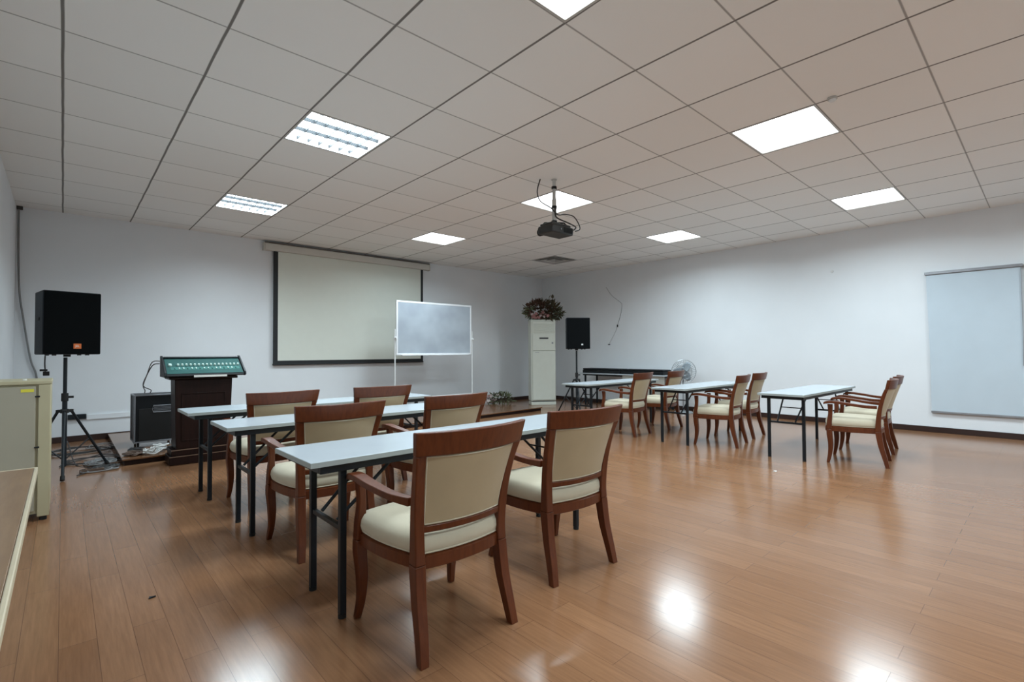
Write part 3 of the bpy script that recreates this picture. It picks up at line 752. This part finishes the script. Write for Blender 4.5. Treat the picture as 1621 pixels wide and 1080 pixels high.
b = BM(); b2(b, (.4005, 0, .724), (.412, 2.0, .7512)); b2(b, (0, 2.0005, .724), (.412, 2.009, .7512)); obj('edge_band', b, M_deskedge, tp, bevel=.003)
b = BM(); b2(b, (.01, .1, .02), (.07, 1.8, .724)); obj('modesty_panel', b, M_desk, dk, bevel=.002)
for y in (.12, 1.45):
    b = BM(); b2(b, (.071, y, .002), (.20, y + .40, .7235)); pd = obj('pedestal', b, M_beigepanel, dk, bevel=.003)
    for k in range(3):
        q = BM(); b2(q, (.2005, y + .01, .06 + k * .22), (.214, y + .39, .265 + k * .22)); obj('drawer', q, M_beige, pd, bevel=.003)

# ------------------------------------------------------------------ projection screen
ps = thing('projection_screen', 'pull-down projection screen with a black border on the front wall', 'screen', (0, FWY, 0))
b = BM(); b2(b, (2.62, -.10, 3.085), (6.04, -.0004, 3.215)); hs = obj('housing', b, M_house, ps, bevel=.012, seg=3)
for x in (2.60, 6.04):
    b = BM(); b2(b, (x, -.104, 3.08), (x + .0195, -.002, 3.222)); obj('end_cap', b, M_house, ps, bevel=.008)
b = BM(); b2(b, (2.62, -.106, 3.2155), (6.04, -.002, 3.236)); obj('top_edge', b, M_housetop, ps, bevel=.003)
b = BM(); b2(b, (2.775, -.052, 1.055), (5.895, -.050, 3.09)); sh = obj('border', b, M_screenblk, ps, smooth=False)
b = BM(); b2(b, (2.855, -.0545, 1.115), (5.835, -.0525, 3.084)); obj('fabric', b, M_screen, sh, smooth=False)
b = BM(); cyl(b, (4.335, -.051, 1.045), .014, 3.13, 'X', 14); obj('bottom_bar', b, M_screenblk, ps)

# ------------------------------------------------------------------ whiteboard on stand (on the stage)
WBY = 8.3
wb = thing('whiteboard', 'wheeled whiteboard on thin white legs before the projection screen', 'whiteboard', (0, WBY, SZ))
z0, z1, x0, x1 = 1.125, 2.165, 4.63, 6.41
b = BM(); b2(b, (x0 + .02, .004, z0 + .02), (x1 - .02, .022, z1 - .02)); obj('writing_surface', b, M_wb, wb, smooth=False)
b = BM()
b2(b, (x0, 0, z0), (x1, .028, z0 + .035)); b2(b, (x0, 0, z1 - .035), (x1, .028, z1)); b2(b, (x0, 0, z0 + .035), (x0 + .035, .028, z1 - .035)); b2(b, (x1 - .035, 0, z0 + .035), (x1, .028, z1 - .035))
obj('frame', b, M_wbframe, wb, bevel=.003)
b = BM(); b2(b, (x0 + .1, -.05, z0 - .008), (x1 - .1, -.0005, z0 + .006)); obj('pen_tray', b, M_wbframe, wb, bevel=.003)
for x in (x0 - .022, x1 + .022):
    b = BM(); tube(b, [(x, .014, .05), (x, .014, 1.62)], .012, 10); l = obj('upright', b, M_white, wb)
    b = BM(); cyl(b, (x, .014, 1.45), .026, .05, 'Z', 16); cyl(b, (x, -.025, 1.45), .016, .04, 'Y', 12); obj('pivot_knob', b, M_white, l, bevel=.004)
    b = BM(); tube(b, [(x, -.26, .055), (x, .28, .055)], .013, 10); fo = obj('foot', b, M_white, wb)
    for y in (-.24, .26):
        b = BM(); cyl(b, (x, y, .0255), .024, .018, 'X', 16); obj('caster', b, M_rubber, fo)
b = BM(); tube(b, [(x0 - .022, .014, .30), (x1 + .022, .014, .30)], .010, 10); obj('cross_bar', b, M_white, wb)

# ------------------------------------------------------------------ standing air conditioner with dried flowers
ang = math.radians(-33)
ac = thing('air_conditioner', 'tall ivory floor standing air conditioner in the far corner', 'air conditioner', (8.37, 8.07, 0), ang)
AW, AD, AH = .60, .36, 2.02
b = BM(); b2(b, (-AW / 2, .02, .09), (AW / 2, AD, AH)); obj('body', b, M_ac, ac, bevel=.02, seg=4)
b = BM(); b2(b, (-AW / 2 + .004, .01, .001), (AW / 2 - .004, AD - .01, .075)); obj('base', b, M_ac, ac, bevel=.006)
b = BM(); b2(b, (-AW / 2 + .03, .018, .0755), (AW / 2 - .03, AD - .03, .0895)); obj('base_gap', b, M_acdark, ac)
b = BM(); b2(b, (-AW / 2 + .035, -.002, 1.28), (AW / 2 - .015, .0195, AH - .045)); up = obj('upper_panel', b, M_ac, ac, bevel=.012, seg=3)
b = BM(); b2(b, (-AW / 2 + .035, -.001, .115), (AW / 2 - .015, .0195, 1.272)); obj('lower_panel', b, M_ac, ac, bevel=.010, seg=3)
b = BM(); b2(b, (-.10, -.006, 1.555), (.115, -.0022, 1.590)); obj('display_slot', b, M_acdark, up, bevel=.002)
b = BM(); cyl(b, (.215, -.005, 1.46), .022, .006, 'Y', 20); obj('round_emblem', b, M_silver, up)
b = BM()
for k in range(6): b2(b, (-.20 + k * .016, -.0035, 1.235), (-.20 + k * .016 + .010, -.0012, 1.250))
obj('small_marks', b, M_silver, ac)
b = BM()
for k in range(9): box(b, (0.01, -.004, 1.70 + k * .026), (AW - .11, .012, .004), rx=.5)
obj('outlet_louvre', b, M_ac, ac)

def leaf(bm, p, d, L, wd, rd, curl=.3):
    d = Vector(d).normalized(); a = d.cross(Vector((rd.uniform(-1, 1), rd.uniform(-1, 1), rd.uniform(-1, 1)))).normalized(); n = d.cross(a)
    P = [Vector(p) + d * L * t - n * curl * L * t * t for t in (0, .35, .7, 1)]
    W = [.15, 1, .75, .05]
    l = [bm.verts.new(P[k] + a * wd * W[k]) for k in range(4)]; r = [bm.verts.new(P[k] - a * wd * W[k]) for k in range(4)]; c = [bm.verts.new(P[k] - n * wd * .3 * W[k]) for k in range(4)]
    for k in range(3):
        bm.faces.new((l[k], c[k], c[k + 1], l[k + 1])); bm.faces.new((c[k], r[k], r[k + 1], c[k + 1]))
fw_ = thing('dried_flower_basket', 'wide basket of dried brown leaves and flowers on top of the air conditioner', 'flower arrangement', (8.37, 8.07, AH), ang)
cx, cy = 0.03, .18
b = BM(); loft(b, [[(cx + r * math.cos(2 * PI * k / 24), cy + r * .6 * math.sin(2 * PI * k / 24), z) for k in range(24)] for r, z in ((.17, .002), (.21, .06), (.25, .12), (.26, .13), (.24, .12), (.20, .05), (.16, .02))]); obj('basket', b, M_wicker, fw_)
rd = random.Random(5)
def foliage(name, m_, n, c, rad, L, wd, zmin, parent, keep=lambda d: True, seed=1, hang=False):
    rd = random.Random(seed); b = BM(); k = 0
    while k < n:
        d = Vector((rd.gauss(0, 1), rd.gauss(0, 1), rd.gauss(0, 1)))
        if d.length < .1: continue
        d.normalize()
        if not keep(d): continue
        rr = rd.uniform(.35, 1) ** .5
        p = Vector(c) + Vector((d.x * rad[0] * rr, d.y * rad[1] * rr, d.z * rad[2] * rr))
        if p.z < zmin or (hang and p.z < .03 and abs(p.x) < AW / 2 + .05 and p.y < AD + .05 and p.y > -.03): continue
        dd = d + Vector((rd.uniform(-.6, .6), rd.uniform(-.6, .6), rd.uniform(-.5, .5)))
        leaf(b, p, dd, L * rd.uniform(.6, 1.3), wd * rd.uniform(.6, 1.2), rd); k += 1
    return obj(name, b, m_, parent, smooth=False, solid=.0015)
foliage('brown_foliage', M_leafb, 420, (-.06, .16, .24), (.34, .20, .22), .09, .022, -.06, fw_, seed=2, hang=True)
foliage('dark_green_foliage', M_leafd, 420, (.10, .16, .20), (.40, .20, .24), .10, .020, -.10, fw_, lambda d: d.x > -.5, seed=3, hang=True)
foliage('trailing_foliage', M_leafg, 160, (.03, .12, .16), (.48, .18, .20), .09, .016, -.12, fw_, lambda d: abs(d.x) > .5, seed=4, hang=True)
def flowers(name, m_, spots, parent, R=.04, seed=1):
    rd = random.Random(seed); b = BM()
    for p in spots:
        for k in range(9):
            a = 2 * PI * k / 9 + rd.random(); leaf(b, p, (math.cos(a), -.5 + .3 * rd.random(), math.sin(a)), R, R * .38, rd, .2)
    return obj(name, b, m_, parent, smooth=False, solid=.0015)
flowers('pink_blooms', M_pink, [(-.30, .00, .13), (-.24, -.03, .09), (-.18, -.02, .13), (-.27, -.02, .05), (-.20, -.04, .04), (-.12, -.02, .05), (-.02, -.03, .16), (.10, -.03, .08), (-.05, .0, .10), (.04, .0, .10)], fw_, .05, 3)
flowers('pale_blooms', M_petal, [(.0, -.05, .06), (-.08, -.04, .08), (-.29, -.04, .11)], fw_, .035, 4)
b = BM(); tube(b, [(.10, .15, .35), (.14, .12, .48), (.18, .1, .56)], .003, 6, 3); tube(b, [(.12, .15, .35), (.23, .12, .46), (.26, .1, .58)], .003, 6, 3); tube(b, [(.0, .15, .35), (-.01, .12, .50)], .004, 6)
rd = random.Random(9); leaf(b, (.25, .10, .50), (.02, 0, 1), .11, .035, rd, .1); leaf(b, (-.01, .12, .40), (.0, 0, 1), .13, .03, rd, .1); leaf(b, (.17, .1, .52), (.3, 0, 1), .08, .012, rd, .2); leaf(b, (-.25, .1, .36), (-.8, 0, .6), .10, .025, rd, .1)
obj('tall_sprigs', b, M_leafd, fw_, smooth=False)

# flower bunch lying on the stage
fl_ = thing('dried_flower_bunch', 'bunch of pale and green dried flowers lying on the stage near the air conditioner', 'flowers', (7.25, 8.55, SZ + .004), math.radians(-40))
foliage('green_leaves', M_leafg, 170, (.16, 0, .10), (.28, .14, .15), .09, .016, .03, fl_, seed=6)
foliage('dark_leaves', M_leafd, 90, (.10, 0, .08), (.26, .12, .15), .08, .014, .03, fl_, seed=7)
flowers('pale_flowers', M_petal, [(-.28 + .05 * (k % 8), -.10 + .03 * (k % 3), .05 + .035 * ((k * 7) % 5)) for k in range(14)], fl_, .045, 6)
flowers('pink_flowers', M_pink, [(-.30 + .06 * (k % 6), -.08, .06 + .04 * ((k * 5) % 4)) for k in range(8)], fl_, .04, 7)
b = BM()
for k in range(7): tube(b, [(-.30 + k * .08, -.02, .012 + k * .004), (.1 + k * .03, .02, .05), (.40, .05 - k * .015, .10 + k * .012)], .003, 6, 3)
obj('stems', b, M_leafd, fl_)

# ------------------------------------------------------------------ long side table along right wall with two cases
sd = thing('side_table', 'long grey topped table pushed against the right wall under two black cases', 'table', (9.10, 5.35, 0))
SL = 2.25
b = BM(); b2(b, (0, 0, .725), (.60, SL, .75)); obj('tabletop', b, M_lam, sd, bevel=.003)
b = BM(); b2(b, (.03, .03, .25), (.055, 1.05, .7245)); obj('modesty_panel', b, M_grey, sd, bevel=.003)
b = BM(); ring(b, .06, .54, .06, SL - .06, .025, .69, .7245); obj('frame', b, M_black, sd, bevel=.002)
for x in (.08, .52):
    for y in (.12, SL - .12):
        b = BM(); b2(b, (x - .017, y - .017, .001), (x + .017, y + .017, .6895)); obj('leg', b, M_black, sd, bevel=.003)
for k, (ya, yb_) in enumerate(((6.50, 7.55), (5.42, 6.45))):
    c = thing('instrument_case', ['long black case lying on the side table, the end nearer the corner', 'long black case lying on the side table, the end nearer the fan'][k], 'case', (9.16, ya, .7505), 0, 'long black cases on the side table')
    L_ = yb_ - ya
    b = BM(); b2(b, (0, 0, 0), (.34, L_, .07)); obj('lower_shell', b, M_blackgloss, c, bevel=.010, seg=3)
    b = BM(); b2(b, (0, .005, .0715), (.34, L_ - .005, .108)); obj('lid', b, M_blackgloss, c, bevel=.014, seg=3)
    b = BM(); tube(b, [(-.003, L_ / 2 - .07, .06), (-.03, L_ / 2 - .05, .06), (-.03, L_ / 2 + .05, .06), (-.003, L_ / 2 + .07, .06)], .007, 8, 3); obj('handle', b, M_rubber, c)
# fan
fn = thing('pedestal_fan', 'grey wire pedestal fan against the right wall behind the armchairs', 'fan', (9.30, 5.05, 0))
b = BM(); cyl(b, (0, 0, .016), .19, .03, n=32, r2=.17); obj('base', b, M_fan, fn, bevel=.006)
b = BM(); cyl(b, (0, 0, .39), .014, .72, n=14); obj('pole', b, M_fan, fn)
b = BM(); cyl(b, (0.06, 0, 0), .065, .15, 'X', 24); cyl(b, (.0, 0, -.07), .025, .08, n=12); hd = obj('motor', b, M_fan, fn, loc=(0, 0, .84), bevel=.01)
hd.rotation_euler = (0, 0, math.radians(38))
def cage(xo, dome):
    b = BM(); R_ = .235
    for r in (R_, R_ * .66, R_ * .33):
        xx = xo + dome * (1 - (r / R_) ** 2)
        tube(b, [(xx, r * math.cos(2 * PI * k / 40), r * math.sin(2 * PI * k / 40)) for k in range(41)], .006 if r == R_ else .003, 6)
    for k in range(36):
        a = 2 * PI * k / 36; tube(b, [(xo + dome * (1 - q * q), R_ * q * math.cos(a), R_ * q * math.sin(a)) for q in (.15, .5, .8, 1)], .0026, 4)
    return b
obj('front_guard', cage(-.09, -.05), M_fan, hd); obj('rear_guard', cage(-.085, .05), M_fan, hd)
for k in range(3):
    b = BM(); n = 6; rings = []
    for i in range(n + 1):
        r = .035 + .17 * i / n; wv = .035 + .075 * math.sin(PI * min(1, .15 + .8 * i / n)); tw = .5 - .25 * i / n
        ca = 2 * PI * k / 3
        row = []
        for s in (-1, -.33, .33, 1):
            tt = s * wv; x = -.088 - math.sin(tw) * tt * .35; an = ca + tt / max(r, .06) * .8 * math.cos(tw)
            row.append((x, r * math.cos(an), r * math.sin(an)))
        rings.append(row)
    loft(b, rings, cap=False, closed=False); obj('blade', b, M_fanb, hd, solid=.003)
b = BM(); cyl(b, (-.09, 0, 0), .035, .05, 'X', 20); obj('hub', b, M_fan, hd)

# ------------------------------------------------------------------ projector on ceiling pole
PX, PY = 4.225, 3.885
pr = thing('projector', 'black projector hanging from a white ceiling pole in the middle of the room', 'projector', (PX, PY, 0))
b = BM(); cyl(b, (0, 0, CEIL - .006), .034, .011); obj('ceiling_plate', b, M_pole, pr, bevel=.003)
b = BM(); cyl(b, (0, 0, (CEIL - .012 + 3.03) / 2), .021, CEIL - .012 - 3.03, n=16); cyl(b, (0, 0, 2.905), .027, .25, n=16); obj('pole', b, M_pole, pr, bevel=.002)
for z, r in ((3.165, .031), (2.935, .032)):
    b = BM(); cyl(b, (0, 0, z), r, .03, n=16); obj('pole_collar', b, M_rubber, pr, bevel=.003)
b = BM(); b2(b, (-.025, -.02, 2.74), (.025, .02, 2.78))
for s in ((-1, -1), (1, -1), (-1, 1), (1, 1)): tube(b, [(0, 0, 2.755), (s[0] * .09, s[1] * .07, 2.752), (s[0] * .11, s[1] * .085, 2.728)], .009, 8)
obj('mount_bracket', b, M_rubber, pr)
b = BM(); loft(b, [[(-.17, -.125, 2.70), (.19, -.125, 2.70), (.19, .10, 2.70), (-.17, .10, 2.70)], [(-.175, -.13, 2.67), (.195, -.13, 2.67), (.195, .11, 2.67), (-.175, .11, 2.67)], [(-.17, -.125, 2.605), (.19, -.125, 2.605), (.19, .10, 2.605), (-.17, .10, 2.605)]])
bo = obj('body', b, M_proj, pr, bevel=.015, seg=3); b2_ = BM(); b2(b2_, (-.15, -.105, 2.70), (.17, .09, 2.728)); obj('bottom_shell', b2_, M_proj, pr, bevel=.008)
b = BM(); cyl(b, (-.09, .135, 2.65), .042, .05, 'Y', 24); obj('lens_ring', b, M_rubber, pr, bevel=.004)
b = BM(); cyl(b, (-.09, .162, 2.65), .033, .006, 'Y', 24); obj('lens', b, M_lens, pr)
b = BM()
for k in range(7): b2(b, (.02 + k * .022, -.1335, 2.625), (.032 + k * .022, -.1305, 2.68))
obj('rear_ports', b, M_rubber, pr)
b = BM(); cyl(b, (-.03, -.1325, 2.655), .010, .005, 'Y', 12); obj('power_socket', b, M_silver, pr)
pr_rot = math.radians(-6); pr.rotation_euler = (0, 0, 0)
b = BM(); tube(b, [(-.13, .10, CEIL - .003), (-.20, .08, 3.10), (-.19, .04, 2.98), (-.10, -.04, 2.90), (.0, -.05, 2.84), (.10, -.08, 2.855), (.20, -.12, 2.84), (.255, -.15, 2.76), (.23, -.19, 2.68), (.17, -.17, 2.65)], .007, 8, 6)
c1 = tag(obj('projector_cable', b, M_cable, loc=(PX, PY, 0)), 'long dark cable looping from the ceiling round to the right side of the projector', 'cable')
b = BM(); tube(b, [(-.015, -.028, 2.92), (-.02, -.035, 2.84), (.02, -.04, 2.80), (.12, -.12, 2.745), (.18, -.17, 2.70), (.15, -.165, 2.66)], .008, 8, 6)
tag(obj('projector_cable', b, M_cable, loc=(PX, PY, 0)), 'short dark cable wrapped round the projector pole', 'cable')

# ------------------------------------------------------------------ right wall: blind, wires
bl = thing('roller_blind', 'pale blue roller blind pulled down on the right wall', 'blind', (RWX, 0, 0))
b = BM(); b2(b, (-.055, .245, 2.385), (-.002, 1.285, 2.425)); obj('head_rail', b, M_rail, bl, bevel=.004)
b = BM(); loft(b, [[(-.030, .26, .33), (-.030, 1.24, .30 + .03), (-.030, 1.245, 1.3), (-.030, 1.27, 2.384), (-.030, .26, 2.384)][::1], [(-.028, .26, .33), (-.028, 1.24, .33), (-.028, 1.245, 1.3), (-.028, 1.27, 2.384), (-.028, .26, 2.384)]]); obj('fabric', b, M_blind, bl, smooth=False)
b = BM(); b2(b, (-.040, .255, .298), (-.018, 1.245, .3295)); obj('bottom_bar', b, M_rail, bl, bevel=.004)
b = BM(); tube(b, [(-.045, .262, 2.38), (-.045, .258, 1.4), (-.045, .262, 1.02)], .004, 6); obj('pull_chain', b, M_rail, bl)
bl2 = thing('roller_blind', 'next pale roller blind, barely showing at the right edge of the picture', 'blind', (RWX, 0, 0))
b = BM(); b2(b, (-.055, -.86, 2.385), (-.002, .225, 2.425)); obj('head_rail', b, M_rail, bl2, bevel=.004)
b = BM(); b2(b, (-.030, -.84, .33), (-.028, .205, 2.384)); obj('fabric', b, M_blind, bl2, smooth=False)
b = BM(); b2(b, (-.040, -.845, .298), (-.018, .21, .3295)); obj('bottom_bar', b, M_rail, bl2, bevel=.004)
b = BM(); xw = RWX - .012
tube(b, [(xw, 7.26, 2.81), (xw, 7.10, 2.60), (xw, 6.86, 2.42), (xw, 6.81, 2.35), (xw, 6.84, 2.15), (xw, 6.93, 1.90), (xw, 6.94, 1.87)], .0035, 6, 5)
tube(b, [(xw, 6.94, 1.87), (xw, 7.00, 1.72), (xw, 7.19, 1.43)], .0025, 6, 5)
o = tag(obj('wall_wire', b, M_cablegrey), 'thin bent wire hanging on the right wall beside the right loudspeaker', 'wire')
b = BM(); box(b, (xw, 6.94, 1.86), (.02, .03, .05)); box(b, (xw, 7.19, 1.42), (.02, .05, .025)); obj('connector', b, M_cable, o, bevel=.004)
b = BM(); cyl(b, (RWX - .008, 2.51, 2.60), .022, .014, 'X', 16); tag(obj('wall_hook', b, M_white, bevel=.003), 'small round hook on the bare upper part of the right wall', 'hook')
b = BM(); b2(b, (9.71, 8.2, .22), (9.738, 8.32, .34)); 
c_ = BM(); tube(c_, [(8.78, 7.75, .010), (8.9, 7.9, .16), (9.0, 7.8, .18), (9.05, 7.6, .10), (8.98, 7.45, .012)], .006, 6, 5); b.free()
tag(obj('coiled_hose', c_, M_cable), 'dark cable loop on the floor right of the air conditioner', 'cable')
# scrap of paper
b = BM(); loft(b, [[(0, 0, .001), (.035, .005, .001), (.04, .03, .001), (.004, .028, .001)], [(0, 0, .004), (.035, .005, .008), (.04, .03, .004), (.004, .028, .010)]])
tag(obj('paper_scrap', b, M_stain, loc=(5.42, 1.93, 0), smooth=False), 'tiny white paper scrap on the floor before the rightmost table', 'paper')
b = BM(); loft(b, [[(0, 0, .001), (.03, .005, .001), (.032, .018, .001), (.004, .02, .001)], [(0, 0, .005), (.03, .005, .010), (.03, .018, .004), (.004, .018, .008)]])
tag(obj('dark_chip', b, M_rubber, loc=(.335, 3.11, 0), smooth=False), 'tiny dark chip on the floor at the lower left', 'debris')

# ------------------------------------------------------------------ world, camera, view
wd = bpy.data.worlds.new('world'); scene.world = wd; wd.use_nodes = True
wd.node_tree.nodes['Background'].inputs[0].default_value = (0.5, 0.55, 0.6, 1)
wd.node_tree.nodes['Background'].inputs[1].default_value = 0.05
cam = bpy.data.cameras.new('camera'); co = bpy.data.objects.new('camera', cam); COL.objects.link(co)
cam.sensor_width = 36; cam.sensor_fit = 'HORIZONTAL'; cam.lens = 779.1 / 1621 * 36; cam.clip_start = .02; cam.clip_end = 100
yaw, pit, rol = .7396, .0231, -.0054
F = Vector((math.sin(yaw) * math.cos(pit), math.cos(yaw) * math.cos(pit), math.sin(pit)))
R = Vector((math.cos(yaw), -math.sin(yaw), 0)); Up = R.cross(F)
R2 = R * math.cos(rol) + Up * math.sin(rol); U2 = -R * math.sin(rol) + Up * math.cos(rol)
mw = Matrix((R2, U2, -F)).transposed().to_4x4(); mw.translation = (0, 0, CAMH)
co.matrix_world = mw; scene.camera = co
vs = scene.view_settings; vs.view_transform = 'Standard'; vs.look = 'None'; vs.gamma = 1; vs.use_curve_mapping = False; vs.exposure = -0.32
